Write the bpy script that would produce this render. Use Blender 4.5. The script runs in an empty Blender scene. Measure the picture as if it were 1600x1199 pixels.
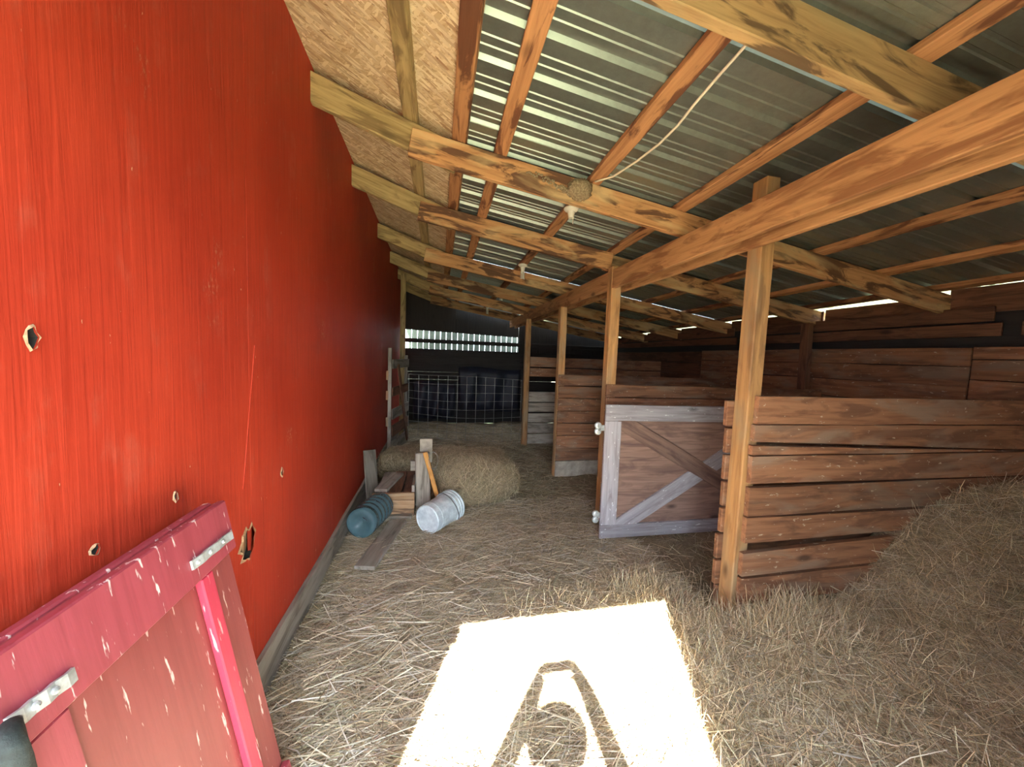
import bpy, bmesh, math, random
import numpy as np
from mathutils import Vector as V, Matrix
random.seed(7); rng = np.random.default_rng(7)
S = bpy.context.scene
COL = S.collection

# ------------------------------------------------------------------ camera
FPX, PITCH, YAW, ROLL, EYE = 582.0, math.radians(4.2), math.radians(11.2), math.radians(2.0), 1.6
_fw = np.array([math.sin(YAW)*math.cos(PITCH), math.cos(YAW)*math.cos(PITCH), -math.sin(PITCH)])
_rt = np.array([math.cos(YAW), -math.sin(YAW), 0.0]); _up = np.cross(_rt, _fw)
_r2 = _rt*math.cos(ROLL)+_up*math.sin(ROLL); _u2 = -_rt*math.sin(ROLL)+_up*math.cos(ROLL)
MR = np.array([_r2, _u2, _fw]); CAM = np.array([0, 0, EYE])
cd = bpy.data.cameras.new('camera'); co = bpy.data.objects.new('camera', cd); COL.objects.link(co)
cd.sensor_fit = 'HORIZONTAL'; cd.sensor_width = 36; cd.lens = FPX/1600*36; cd.clip_start = 0.02; cd.clip_end = 200
m = Matrix.Identity(4)
for i in range(3):
    m[i][0] = _r2[i]; m[i][1] = _u2[i]; m[i][2] = -_fw[i]; m[i][3] = CAM[i]
co.matrix_world = m; S.camera = co
def ray(px, py): return MR.T @ np.array([(px-800)/FPX, (599.5-py)/FPX, 1.0])
def onZ(px, py, z=0): d = ray(px, py); return V(CAM+d*(z-EYE)/d[2])
def onX(px, py, x): d = ray(px, py); return V(CAM+d*x/d[0])
def onY(px, py, y): d = ray(px, py); return V(CAM+d*y/d[1])

# ------------------------------------------------------------------ world, sun, exposure
w = bpy.data.worlds.new('sky'); S.world = w; w.use_nodes = True
nt = w.node_tree; bg = nt.nodes['Background']
bg.inputs[0].default_value = (0.78, 0.90, 1.0, 1); bg.inputs[1].default_value = 13.0
sl = bpy.data.lights.new('sun', 'SUN'); sl.energy = 66; sl.angle = math.radians(0.6); sl.color = (1.0, 0.95, 0.87)
so = bpy.data.objects.new('sun', sl); COL.objects.link(so)
SUND = V((0.635, 1.76, -1.6)).normalized()
so.rotation_euler = SUND.to_track_quat('-Z', 'Y').to_euler(); so.location = (-3, -9, 9)
vs = S.view_settings; vs.view_transform = 'Standard'; vs.look = 'None'; vs.gamma = 1; vs.use_curve_mapping = False
vs.exposure = 0.9
S.cycles.max_bounces = 10; S.cycles.diffuse_bounces = 6

# ------------------------------------------------------------------ materials
MAT = {}
def nodes(name):
    mt = bpy.data.materials.new(name); mt.use_nodes = True; t = mt.node_tree
    b = t.nodes['Principled BSDF']; MAT[name] = mt
    return mt, t, b
def N(t, typ, **k):
    n = t.nodes.new(typ)
    for a, v in k.items():
        if a.startswith('i_'): n.inputs[int(a[2:])].default_value = v
        else: setattr(n, a, v)
    return n
def L(t, a, b): t.links.new(a, b)
def coords(t, scale, rnd=True, src='Object'):
    tc = N(t, 'ShaderNodeTexCoord'); mp = N(t, 'ShaderNodeMapping'); mp.inputs['Scale'].default_value = scale
    if rnd:
        oi = N(t, 'ShaderNodeObjectInfo'); ml = N(t, 'ShaderNodeMath', operation='MULTIPLY', i_1=37.0)
        L(t, oi.outputs['Random'], ml.inputs[0]); cb = N(t, 'ShaderNodeCombineXYZ')
        for k in range(3): L(t, ml.outputs[0], cb.inputs[k])
        ad = N(t, 'ShaderNodeVectorMath', operation='ADD'); L(t, tc.outputs[src], ad.inputs[0]); L(t, cb.outputs[0], ad.inputs[1])
        L(t, ad.outputs[0], mp.inputs[0])
    else: L(t, tc.outputs[src], mp.inputs[0])
    return mp.outputs[0]
def noise(t, vec, sc, det=6, ro=0.6, dist=0.0):
    n = N(t, 'ShaderNodeTexNoise'); L(t, vec, n.inputs['Vector']); n.inputs['Scale'].default_value = sc
    n.inputs['Detail'].default_value = det; n.inputs['Roughness'].default_value = ro; n.inputs['Distortion'].default_value = dist
    return n.outputs['Fac']
def ramp(t, fac, stops):
    r = N(t, 'ShaderNodeValToRGB'); L(t, fac, r.inputs[0]); e = r.color_ramp.elements
    while len(e) < len(stops): e.new(0.5)
    for el, (p, c) in zip(e, stops):
        el.position = p; el.color = (c if len(c) == 4 else (*c, 1)) if hasattr(c, '__len__') else (c, c, c, 1)
    return r.outputs[0]
def mix(t, fac, a, b, mode='MIX'):
    n = N(t, 'ShaderNodeMix', data_type='RGBA', blend_type=mode)
    for s, v in ((n.inputs[0], fac), (n.inputs[6], a), (n.inputs[7], b)):
        if hasattr(v, 'is_linked'): L(t, v, s)
        elif hasattr(v, '__len__'): s.default_value = (*v, 1)
        else: s.default_value = v
    return n.outputs[2]
def bump(t, b, h, st=0.4, d=0.004):
    n = N(t, 'ShaderNodeBump'); n.inputs['Strength'].default_value = st; n.inputs['Distance'].default_value = d
    L(t, h, n.inputs['Height']); L(t, n.outputs[0], b.inputs['Normal'])
def wood(name, c1, c2, stain, amt=0.5, pale=None, splat=None, rough=0.75, gr=22, bst=0.5):
    mt, t, b = nodes(name)
    g = coords(t, (1.3, gr, gr)); gn = noise(t, g, 1.6, 8, 0.62, 0.6)
    col = ramp(t, gn, [(0.3, c2), (0.52, c1), (0.72, tuple(min(1, x*1.25) for x in c1))])
    s = coords(t, (1.1, 5.5, 5.5)); sn = noise(t, s, 1.7, 5, 0.6, 1.2)
    col = mix(t, ramp(t, sn, [(0.5, 0.0), (0.56+0.10*(1-amt), amt)]), col, stain)
    if pale:
        p = coords(t, (0.9, 3.0, 3.0)); pn = noise(t, p, 2.3, 4, 0.5, 0.6)
        col = mix(t, ramp(t, pn, [(0.5, 0.0), (0.66, 0.75)]), col, pale)
    # knots
    kc = coords(t, (3.2, 8, 8)); vo = N(t, 'ShaderNodeTexVoronoi'); L(t, kc, vo.inputs['Vector']); vo.inputs['Scale'].default_value = 0.55
    col = mix(t, ramp(t, vo.outputs['Distance'], [(0.05, 0.85), (0.13, 0.0)]), col, tuple(x*0.35 for x in c2))
    if splat:
        q = coords(t, (6, 16, 16)); qn = noise(t, q, 3.2, 3, 0.6)
        col = mix(t, ramp(t, qn, [(0.66, 0.0), (0.69, 0.9)]), col, splat)
    oi = N(t, 'ShaderNodeObjectInfo'); mr = N(t, 'ShaderNodeMapRange', i_3=0.78, i_4=1.18); L(t, oi.outputs['Random'], mr.inputs[0])
    hs = N(t, 'ShaderNodeHueSaturation'); L(t, mr.outputs[0], hs.inputs['Value']); L(t, col, hs.inputs['Color'])
    L(t, hs.outputs[0], b.inputs['Base Color']); b.inputs['Roughness'].default_value = rough
    bump(t, b, gn, bst); return mt
wood('pine', (0.45, 0.235, 0.10), (0.28, 0.125, 0.046), (0.075, 0.03, 0.016), 0.9, pale=(0.54, 0.38, 0.19))
wood('pine_purlin', (0.45, 0.22, 0.095), (0.28, 0.115, 0.045), (0.09, 0.026, 0.012), 0.85)
wood('pine_beam', (0.41, 0.21, 0.09), (0.29, 0.135, 0.052), (0.16, 0.055, 0.02), 0.7)
wood('pine_mould', (0.37, 0.235, 0.105), (0.23, 0.135, 0.055), (0.07, 0.04, 0.02), 0.85, pale=(0.33, 0.26, 0.13))
wood('pine_olive', (0.42, 0.31, 0.14), (0.26, 0.18, 0.07), (0.09, 0.05, 0.02), 0.6)
wood('post_wood', (0.52, 0.28, 0.11), (0.33, 0.16, 0.06), (0.18, 0.09, 0.04), 0.5, pale=(0.42, 0.30, 0.17))
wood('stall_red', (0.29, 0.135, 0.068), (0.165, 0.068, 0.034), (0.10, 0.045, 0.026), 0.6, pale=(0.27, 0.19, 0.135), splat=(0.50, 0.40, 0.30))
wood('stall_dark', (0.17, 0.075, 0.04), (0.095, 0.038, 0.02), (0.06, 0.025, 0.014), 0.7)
wood('grey_wood', (0.34, 0.30, 0.25), (0.20, 0.17, 0.14), (0.09, 0.075, 0.06), 0.6, pale=(0.42, 0.38, 0.33))
wood('gate_frame', (0.37, 0.355, 0.385), (0.25, 0.225, 0.245), (0.15, 0.11, 0.11), 0.4, splat=(0.74, 0.78, 0.78))
wood('gate_brown', (0.25, 0.155, 0.12), (0.145, 0.085, 0.07), (0.09, 0.05, 0.045), 0.5)
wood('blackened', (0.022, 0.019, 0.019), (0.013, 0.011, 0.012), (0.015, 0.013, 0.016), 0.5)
wood('handle_wood', (0.55, 0.27, 0.07), (0.42, 0.18, 0.04), (0.2, 0.08, 0.03), 0.4)
wood('chewed', (0.50, 0.30, 0.16), (0.32, 0.15, 0.07), (0.10, 0.05, 0.03), 0.8, pale=(0.6, 0.44, 0.28))

def plain(name, c, rough=0.6, metal=0.0, nz=0.0, sc=8, trans=0.0, c2=None, bst=0.2, ior=None):
    mt, t, b = nodes(name)
    b.inputs['Roughness'].default_value = rough; b.inputs['Metallic'].default_value = metal
    v = coords(t, (1, 1, 1)); n = noise(t, v, sc, 6, 0.65)
    c2 = c2 or tuple(x*(1-nz) for x in c)
    L(t, ramp(t, n, [(0.38, c2), (0.62, c)]), b.inputs['Base Color'])
    b.inputs['Transmission Weight'].default_value = trans
    if ior: b.inputs['IOR'].default_value = ior
    if bst: bump(t, b, n, bst, 0.003)
    return mt
plain('zinc', (0.66, 0.71, 0.72), 0.38, 0.45, 0.35, 30)
plain('zinc_cap', (0.72, 0.80, 0.80), 0.4, 0.5, 0.2, 30)
plain('wire_steel', (0.42, 0.42, 0.40), 0.5, 0.6, 0.3, 20)
plain('wire_dark', (0.16, 0.17, 0.18), 0.5, 0.4, 0.3, 20)
plain('bucket_white', (0.74, 0.82, 0.86), 0.45, 0, 0.0, 14, c2=(0.50, 0.57, 0.62))
plain('jug_blue', (0.17, 0.29, 0.33), 0.2, 0, 0.2, 9, trans=0.55, c2=(0.135, 0.245, 0.29), ior=1.3)
plain('porcelain', (0.85, 0.83, 0.72), 0.3, 0, 0.1, 9)
plain('cable', (0.80, 0.74, 0.58), 0.5, 0, 0.1, 9)
plain('black_rubber', (0.025, 0.035, 0.035), 0.7, 0, 0.5, 60, bst=0.8)
plain('nest_mud', (0.36, 0.28, 0.17), 0.95, 0, 0.0, 90, c2=(0.17, 0.12, 0.07), bst=1.0)
plain('tarp_blue', (0.007, 0.011, 0.032), 0.55, 0, 0.4, 5)
plain('pale_stain', (0.45, 0.40, 0.33), 0.8, 0, 0.4, 9)
plain('concrete', (0.33, 0.29, 0.24), 0.9, 0, 0.0, 11, c2=(0.17, 0.14, 0.11))
plain('cavity_shade', (0.03, 0.025, 0.02), 0.9, 0, 0.5, 20)  # near-black colour standing in for the shade inside the wall holes
plain('straw_tan', (0.55, 0.33, 0.19), 0.9, 0, 0.5, 60, bst=0.8)
plain('fence_pale', (0.085, 0.105, 0.08), 0.7, 0, 0.3, 7)
plain('outside', (0.33, 0.30, 0.20), 0.95, 0, 0.0, 3, c2=(0.20, 0.22, 0.10))
plain('skin', (0.55, 0.32, 0.23), 0.55, 0, 0.08, 20)
plain('shirt', (0.10, 0.12, 0.16), 0.9, 0, 0.2, 40)
plain('hair', (0.08, 0.05, 0.03), 0.7, 0, 0.4, 60)
plain('phone_black', (0.02, 0.02, 0.022), 0.25, 0, 0.1, 5, bst=0)

def red_paint():
    mt, t, b = nodes('red_paint')
    g = coords(t, (60, 26, 1.1), rnd=False); gn = noise(t, g, 2.0, 7, 0.6, 0.4)
    lg = coords(t, (1, 1.1, 0.8), rnd=False); ln = noise(t, lg, 1.7, 4, 0.55)
    col = mix(t, ramp(t, ln, [(0.35, 0.0), (0.65, 1.0)]), (0.38, 0.032, 0.015), (0.46, 0.045, 0.020))
    col = mix(t, ramp(t, gn, [(0.36, 0.55), (0.5, 0.0)]), col, (0.33, 0.026, 0.011))
    # dull dusty abrasion
    d = coords(t, (5, 5, 2.2), rnd=False); dn = noise(t, d, 1.5, 9, 0.72)
    col = mix(t, ramp(t, dn, [(0.55, 0.0), (0.70, 0.35)]), col, (0.50, 0.13, 0.085))
    # chips
    c = coords(t, (20, 22, 9), rnd=False); cn = noise(t, c, 2.6, 3, 0.55)
    col = mix(t, ramp(t, cn, [(0.735, 0.0), (0.75, 0.8)]), col, (0.72, 0.50, 0.33))
    sm_ = noise(t, coords(t, (1.6, 1.6, 1.3), rnd=False), 1.9, 2, 0.5); sf = noise(t, coords(t, (40, 40, 22), rnd=False), 2.2, 5, 0.7)
    mm = N(t, 'ShaderNodeMath', operation='MULTIPLY'); L(t, ramp(t, sm_, [(0.68, 0.0), (0.75, 1.0)]), mm.inputs[0]); L(t, ramp(t, sf, [(0.54, 0.0), (0.60, 0.75)]), mm.inputs[1])
    col = mix(t, mm.outputs[0], col, (0.58, 0.36, 0.22))
    # knots
    k = coords(t, (3, 3.3, 1.9), rnd=False); vo = N(t, 'ShaderNodeTexVoronoi'); L(t, k, vo.inputs['Vector']); vo.inputs['Scale'].default_value = 0.8
    col = mix(t, ramp(t, vo.outputs['Distance'], [(0.03, 0.7), (0.06, 0.0)]), col, (0.16, 0.035, 0.018))
    L(t, col, b.inputs['Base Color']); b.inputs['Roughness'].default_value = 0.55
    b.inputs['Specular IOR Level'].default_value = 0.22
    bump(t, b, gn, 0.7, 0.004)
red_paint()
def pink_paint(name, base, dark, streak):
    mt, t, b = nodes(name)
    g = coords(t, (30, 30, 1.6)); gn = noise(t, g, 1.8, 6, 0.6)
    col = mix(t, ramp(t, gn, [(0.35, 0.6), (0.55, 0.0)]), base, dark)
    s = coords(t, (26, 26, 4.0)); sn = noise(t, s, 1.9, 4, 0.6)
    col = mix(t, ramp(t, sn, [(0.62, 0.0), (0.65, 0.9)]), col, streak)
    L(t, col, b.inputs['Base Color']); b.inputs['Roughness'].default_value = 0.5; bump(t, b, gn, 0.25)
pink_paint('door_pink', (0.35, 0.056, 0.078), (0.26, 0.036, 0.050), (0.78, 0.66, 0.64))
pink_paint('door_panel', (0.28, 0.058, 0.058), (0.21, 0.040, 0.040), (0.74, 0.55, 0.52))
pink_paint('door_batten', (0.54, 0.042, 0.088), (0.48, 0.038, 0.075), (0.78, 0.40, 0.42))

def osb():
    mt, t, b = nodes('osb')
    col = None; hs = None
    for k, (ang, c1, c2) in enumerate(((0.25, (0.66, 0.51, 0.31), (0.44, 0.30, 0.16)), (1.0, (0.74, 0.60, 0.39), (0.50, 0.34, 0.19)), (-0.5, (0.78, 0.65, 0.44), (0.36, 0.22, 0.12)))):
        tc = N(t, 'ShaderNodeTexCoord'); mp = N(t, 'ShaderNodeMapping'); mp.inputs['Rotation'].default_value = (0, 0, ang)
        mp.inputs['Location'].default_value = (k*3.1, k*1.7, 0); L(t, tc.outputs['Object'], mp.inputs[0])
        m2 = N(t, 'ShaderNodeMapping'); m2.inputs['Scale'].default_value = (15, 70, 1); L(t, mp.outputs[0], m2.inputs[0])
        nv = N(t, 'ShaderNodeTexVoronoi'); L(t, m2.outputs[0], nv.inputs['Vector']); nv.inputs['Scale'].default_value = 1.0
        sp = N(t, 'ShaderNodeSeparateColor'); L(t, nv.outputs['Color'], sp.inputs[0])
        c = mix(t, sp.outputs[0], c1, c2)
        col = c if col is None else mix(t, ramp(t, sp.outputs[1], [(0.52, 0.0), (0.54, 1.0)]), col, c)
        hs = sp.outputs[0]
    dk = noise(t, coords(t, (30, 90, 1), rnd=False), 1.3, 3)
    col = mix(t, ramp(t, dk, [(0.65, 0.0), (0.68, 0.85)]), col, (0.13, 0.055, 0.03))
    L(t, col, b.inputs['Base Color']); b.inputs['Roughness'].default_value = 0.75; bump(t, b, hs, 0.3, 0.002)
osb()
def galv():
    mt, t, b = nodes('galvanised')
    v = coords(t, (1, 1, 1)); n = noise(t, v, 26, 5, 0.7); n2 = noise(t, v, 2.5, 4, 0.6)
    col = mix(t, n2, ramp(t, n, [(0.35, (0.27, 0.31, 0.28)), (0.65, (0.38, 0.44, 0.40))]), (0.31, 0.34, 0.30))
    L(t, col, b.inputs['Base Color']); b.inputs['Metallic'].default_value = 0.85
    L(t, ramp(t, n, [(0.3, 0.36), (0.7, 0.50)]), b.inputs['Roughness'])
galv()
def strawmat():
    mt, t, b = nodes('straw')
    a = N(t, 'ShaderNodeAttribute', attribute_name='Col'); L(t, a.outputs['Color'], b.inputs['Base Color'])
    b.inputs['Roughness'].default_value = 0.65
    mt2, t, b = nodes('hay_floor')
    v = coords(t, (1, 1, 1), rnd=False)
    n1 = noise(t, v, 3.0, 5, 0.6); f1 = noise(t, coords(t, (14, 70, 20), rnd=False), 1.6, 6, 0.7, 1.5); f2 = noise(t, coords(t, (70, 16, 20), rnd=False), 1.6, 6, 0.7, 1.5)
    fm = N(t, 'ShaderNodeMath', operation='MAXIMUM'); L(t, f1, fm.inputs[0]); L(t, f2, fm.inputs[1])
    col = ramp(t, fm.outputs[0], [(0.42, (0.13, 0.095, 0.062)), (0.58, (0.31, 0.245, 0.16)), (0.72, (0.55, 0.46, 0.32))])
    col = mix(t, ramp(t, n1, [(0.45, 0.0), (0.7, 0.45)]), col, (0.16, 0.15, 0.085))
    L(t, col, b.inputs['Base Color']); b.inputs['Roughness'].default_value = 0.95; bump(t, b, fm.outputs[0], 0.8, 0.01)
strawmat()

# ------------------------------------------------------------------ builders
WM = {}
def tag(o, label=None, cat=None, group=None, kind=None):
    for k, v in (('label', label), ('category', cat), ('group', group), ('kind', kind)):
        if v: o[k] = v
    return o
def empty(name, loc=(0, 0, 0), rot=None, **k):
    o = bpy.data.objects.new(name, None); COL.objects.link(o); o.empty_display_size = 0.1
    M = Matrix.Translation(V(loc))
    if rot is not None: M = M @ rot.to_4x4()
    o.matrix_world = M; WM[o] = M
    return tag(o, **k)
def link(name, me, mat, parent=None, M=None, smooth=False):
    M = M or Matrix.Identity(4)
    o = bpy.data.objects.new(name, me); COL.objects.link(o)
    if mat:
        if len(me.materials) == 0: me.materials.append(MAT[mat])
    if smooth:
        me.polygons.foreach_set('use_smooth', [True]*len(me.polygons))
    WM[o] = M
    if parent is not None:
        o.parent = parent; o.matrix_basis = WM[parent].inverted() @ M
    else: o.matrix_world = M
    return o
def mesh(name, verts, faces):
    me = bpy.data.meshes.new(name); me.from_pydata([tuple(v) for v in verts], [], faces); me.update(); return me
_bc = {}
def boxmesh(lx, ly, lz, c=0.004, wob=0.0):
    key = (round(lx, 3), round(ly, 3), round(lz, 3), c, wob)
    if wob == 0 and key in _bc: return _bc[key]
    bm = bmesh.new(); bmesh.ops.create_cube(bm, size=1)
    for v in bm.verts: v.co = V((v.co.x*lx, v.co.y*ly, v.co.z*lz))
    if wob:
        n = max(2, int(lx/0.25))
        long = [e for e in bm.edges if abs((e.verts[0].co-e.verts[1].co).x) > lx*0.9]
        bmesh.ops.subdivide_edges(bm, edges=long, cuts=n, use_grid_fill=False)
        ph = random.uniform(0, 6); ph2 = random.uniform(0, 6)
        for v in bm.verts:
            s = v.co.x
            v.co.z += wob*(math.sin(s*2.1+ph)+0.4*math.sin(s*6.3+ph2)) + (wob*0.6*math.sin(s*5+ph2) if v.co.z > 0 else 0)
            v.co.y += wob*0.4*math.sin(s*1.7+ph2)
    if c: bmesh.ops.bevel(bm, geom=[e for e in bm.edges if len(e.link_faces) == 2 and e.calc_face_angle() > 1.0], offset=min(c, lx*.2, ly*.2, lz*.2), segments=1, affect='EDGES')
    me = bpy.data.meshes.new('board'); bm.to_mesh(me); bm.free(); _bc[key] = me
    return me
def frame(p0, p1, up):
    p0, p1 = V(p0), V(p1); x = (p1-p0).normalized(); up = V(up); z = (up-x*up.dot(x)).normalized(); y = z.cross(x)
    M = Matrix.Identity(4); c = (p0+p1)/2
    for i in range(3): M[i][0] = x[i]; M[i][1] = y[i]; M[i][2] = z[i]; M[i][3] = c[i]
    return M
def board(name, p0, p1, up, wz, ty, mat, parent=None, c=0.004, wob=0.0):
    """plank from p0 to p1; wz = size along `up`, ty = size across"""
    l = (V(p1)-V(p0)).length
    me = boxmesh(l, ty, wz, c, wob)
    if len(me.materials) and me.materials[0] != MAT[mat]: me = me.copy(); me.materials.clear()
    return link(name, me, mat, parent, frame(p0, p1, up))
def lathe(prof, n=32, cap=False):
    vs, fs = [], []
    for i, (r, z) in enumerate(prof):
        for k in range(n):
            a = 2*math.pi*k/n; vs.append((r*math.cos(a), r*math.sin(a), z))
    for i in range(len(prof)-1):
        for k in range(n):
            fs.append((i*n+k, i*n+(k+1) % n, (i+1)*n+(k+1) % n, (i+1)*n+k))
    if cap:
        fs.append(tuple(range(n-1, -1, -1))); fs.append(tuple((len(prof)-1)*n+k for k in range(n)))
    return mesh('lathe', vs, fs)
def tube(pts, r, n=8):
    pts = [V(p) for p in pts]; vs, fs = [], []
    for i, p in enumerate(pts):
        d = (pts[min(i+1, len(pts)-1)]-pts[max(i-1, 0)]).normalized()
        a = d.cross(V((0, 0, 1)) if abs(d.z) < 0.9 else V((1, 0, 0))).normalized(); b = d.cross(a)
        rr = r[i] if hasattr(r, '__len__') else r
        for k in range(n):
            t = 2*math.pi*k/n; vs.append(p+a*(rr*math.cos(t))+b*(rr*math.sin(t)))
    for i in range(len(pts)-1):
        for k in range(n): fs.append((i*n+k, i*n+(k+1) % n, (i+1)*n+(k+1) % n, (i+1)*n+k))
    fs.append(tuple(range(n-1, -1, -1))); fs.append(tuple((len(pts)-1)*n+k for k in range(n)))
    return mesh('tube', vs, fs)
def axisM(p, z, roll=0.0):
    z = V(z).normalized(); M = z.to_track_quat('Z', 'Y').to_matrix().to_4x4() @ Matrix.Rotation(roll, 4, 'Z'); M.translation = V(p); return M
STRAW = np.array([(0.60, 0.47, 0.28), (0.52, 0.45, 0.33), (0.40, 0.37, 0.22), (0.30, 0.22, 0.14), (0.80, 0.70, 0.50), (0.44, 0.33, 0.20)])
def straws(name, P, lmin, lmax, wd, pitch=0.18, parent=None, pal=None, wts=None, az=None, lift=0.006):
    n = len(P); Ln = rng.uniform(lmin, lmax, n)[:, None]; a = rng.uniform(0, 2*np.pi, n) if az is None else az
    pt = rng.normal(0, pitch, n) if np.isscalar(pitch) else pitch
    d = np.stack([np.cos(a)*np.cos(pt), np.sin(a)*np.cos(pt), np.sin(pt)], 1)
    side = np.stack([-np.sin(a), np.cos(a), rng.normal(0, 0.4, n)], 1); side /= np.linalg.norm(side, axis=1)[:, None]
    bend = rng.normal(0, 0.045, (n, 1))*Ln*np.stack([-np.sin(a), np.cos(a), rng.normal(0.2, 0.3, n)], 1)
    w = wd*rng.uniform(0.5, 1.3, (n, 1))
    stand = (np.abs(pt) > 0.5)[:, None]
    c0 = np.where(stand, P, P-d*Ln/2); c2 = np.where(stand, P+d*Ln, P+d*Ln/2); c1 = (c0+c2)/2+bend
    lf = rng.uniform(0, 2*lift, (n, 1))*np.array([0, 0, 1]); c0 = c0+lf; c1 = c1+lf; c2 = c2+lf
    vs = np.stack([c0-side*w/2, c0+side*w/2, c1-side*w/2, c1+side*w/2, c2-side*w/4, c2+side*w/4], 1).reshape(-1, 3)
    vs[:, 0] = np.clip(vs[:, 0], XL+0.028, XR-0.015)
    base = np.arange(n)[:, None]*6
    fs = np.concatenate([base+np.array([0, 1, 3, 2]), base+np.array([2, 3, 5, 4])], 1).reshape(-1)
    me = bpy.data.meshes.new(name); me.vertices.add(n*6); me.vertices.foreach_set('co', vs.astype(np.float32).ravel())
    me.loops.add(n*8); me.loops.foreach_set('vertex_index', fs.astype(np.int32))
    me.polygons.add(n*2); me.polygons.foreach_set('loop_start', (np.arange(n*2)*4).astype(np.int32))
    me.update(calc_edges=True)
    pal = STRAW if pal is None else np.array(pal)
    c = np.clip(pal[rng.choice(len(pal), n, p=wts)]*rng.uniform(0.55, 1.35, (n, 1)), 0, 0.92)
    ca = me.color_attributes.new('Col', 'FLOAT_COLOR', 'POINT')
    ca.data.foreach_set('color', np.concatenate([np.repeat(c, 6, 0), np.ones((n*6, 1))], 1).astype(np.float32).ravel())
    o = link(name, me, 'straw', parent); o['kind'] = 'stuff'
    return o

# ------------------------------------------------------------------ ground and hay floor
XL, XR, YF, YB = -0.77, 4.22, -0.28, 8.7
def H(x, y):
    x = np.asarray(x, float); y = np.asarray(y, float)
    h = 0.016*np.sin(x*3.1+y*1.7)+0.012*np.sin(x*7.3-y*4.1)+0.008*np.sin(x*13+y*11)
    sx = 1/(1+np.exp(-(x-2.85)/0.20))
    h = h+sx*0.80*np.exp(-np.clip(1.80-y, 0, 9)**2/0.62**2)*(y < 1.95)
    h = h+0.11*np.exp(-((x-1.95)/0.45)**2-((y-1.62)/0.32)**2)+0.05*np.exp(-((x-1.3)/0.5)**2-((y-2.2)/0.25)**2)
    h = h+0.06*np.exp(-((x-2.3)/0.8)**2-((y-1.3)/0.5)**2)
    return h+0.015
gx = np.arange(XL, XR+0.01, 0.045); gy = np.arange(YF, YB+0.01, 0.045)
GX, GY = np.meshgrid(gx, gy); GZ = H(GX, GY)
nx, ny = len(gx), len(gy)
fl = mesh('floor', np.stack([GX.ravel(), GY.ravel(), GZ.ravel()], 1), [(j*nx+i, j*nx+i+1, (j+1)*nx+i+1, (j+1)*nx+i) for j in range(ny-1) for i in range(nx-1)])
tag(link('floor', fl, 'hay_floor', smooth=True), kind='structure')
g = mesh('outdoor_ground', [(-40, -40, -0.08), (40, -40, -0.08), (40, 45, -0.08), (-40, 45, -0.08)], [(0, 1, 2, 3)])
tag(link('outdoor_ground', g, 'outside'), kind='structure')

# ------------------------------------------------------------------ roof
def zr(x, y): return 2.505-0.16*(x-1.65)-0.022*(y-2.5)          # underside of the lower rafters
XB = 0.15
def zs(x, y):                                                       # underside of sheet / board skin
    if x >= XB: return zr(x, y)+0.205
    return zr(XB, y)+0.205+(XB-x)*0.345
ceil = empty('ceiling', (1.7, 4, 2.5), kind='structure')
RY = [-0.12, 1.12, 2.47, 3.52, 4.90, 6.08, 7.2, 8.35]
for i, y in enumerate(RY):
    hgt, x0 = 0.165, -0.2
    p0 = (x0, y, zr(x0, y)+hgt/2); p1 = (4.45, y, zr(4.45, y)+hgt/2)
    if i == 3:      # two lengths that stop at the posts
        board('rafter', p0, (1.66, y, zr(1.66, y)+hgt/2), (0, 0, 1), hgt, 0.042, 'pine', ceil)
        board('rafter', (1.60, y+0.05, zr(1.60, y)+hgt/2), (4.45, y+0.05, zr(4.45, y)+hgt/2), (0, 0, 1), hgt, 0.042, 'pine', ceil)
    else: board('rafter', p0, p1, (0, 0, 1), hgt, 0.042, 'pine_mould' if i == 1 else 'pine', ceil)
    yu = y+0.046; n = V((0.385, 0, 1)).normalized()
    board('upper_rafter', (XL-0.1, yu, zs(XL-0.1, y)-0.04-hgt*0.55), (0.10, yu, zs(0.10, y)-0.04-hgt*0.55), (0, 0, 1), hgt, 0.042, 'pine_olive', ceil)
for x in (-0.20, 0.10):
    dy = -0.4
    board('purlin', (x, dy, zs(x, dy)-0.021), (x, YB+0.1, zs(x, YB+0.1)-0.021), (0.345, 0, 1), 0.04, 0.09, 'pine_olive' if x < 0 else 'pine_purlin', ceil)
for x in (0.36, 1.0, 1.66, 2.28, 2.89, 3.55, 4.12):
    dy = -0.4
    board('purlin', (x, dy, zs(x, dy)-0.021), (x, YB+0.1, zs(x, YB+0.1)-0.021), (0.16, 0, 1), 0.04, 0.088, 'pine_purlin', ceil)
# oriented strand board panels
y = -0.4
while y < YB:
    y1 = min(y+1.2205, YB+0.1)
    vs_ = []
    xs = (-1.25, XB)
    for dz in (0.002, 0.016):
        vs_ += [(xs[0], y, zs(xs[0], y)+dz), (xs[1], y, zs(xs[1], y)+dz), (xs[1], y1, zs(xs[1], y1)+dz), (xs[0], y1, zs(xs[0], y1)+dz)]
    me = mesh('osb', vs_, [(0, 3, 2, 1), (4, 5, 6, 7), (0, 1, 5, 4), (1, 2, 6, 5), (2, 3, 7, 6), (3, 0, 4, 7)])
    link('strand_board', me, 'osb', ceil); y += 1.22
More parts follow.
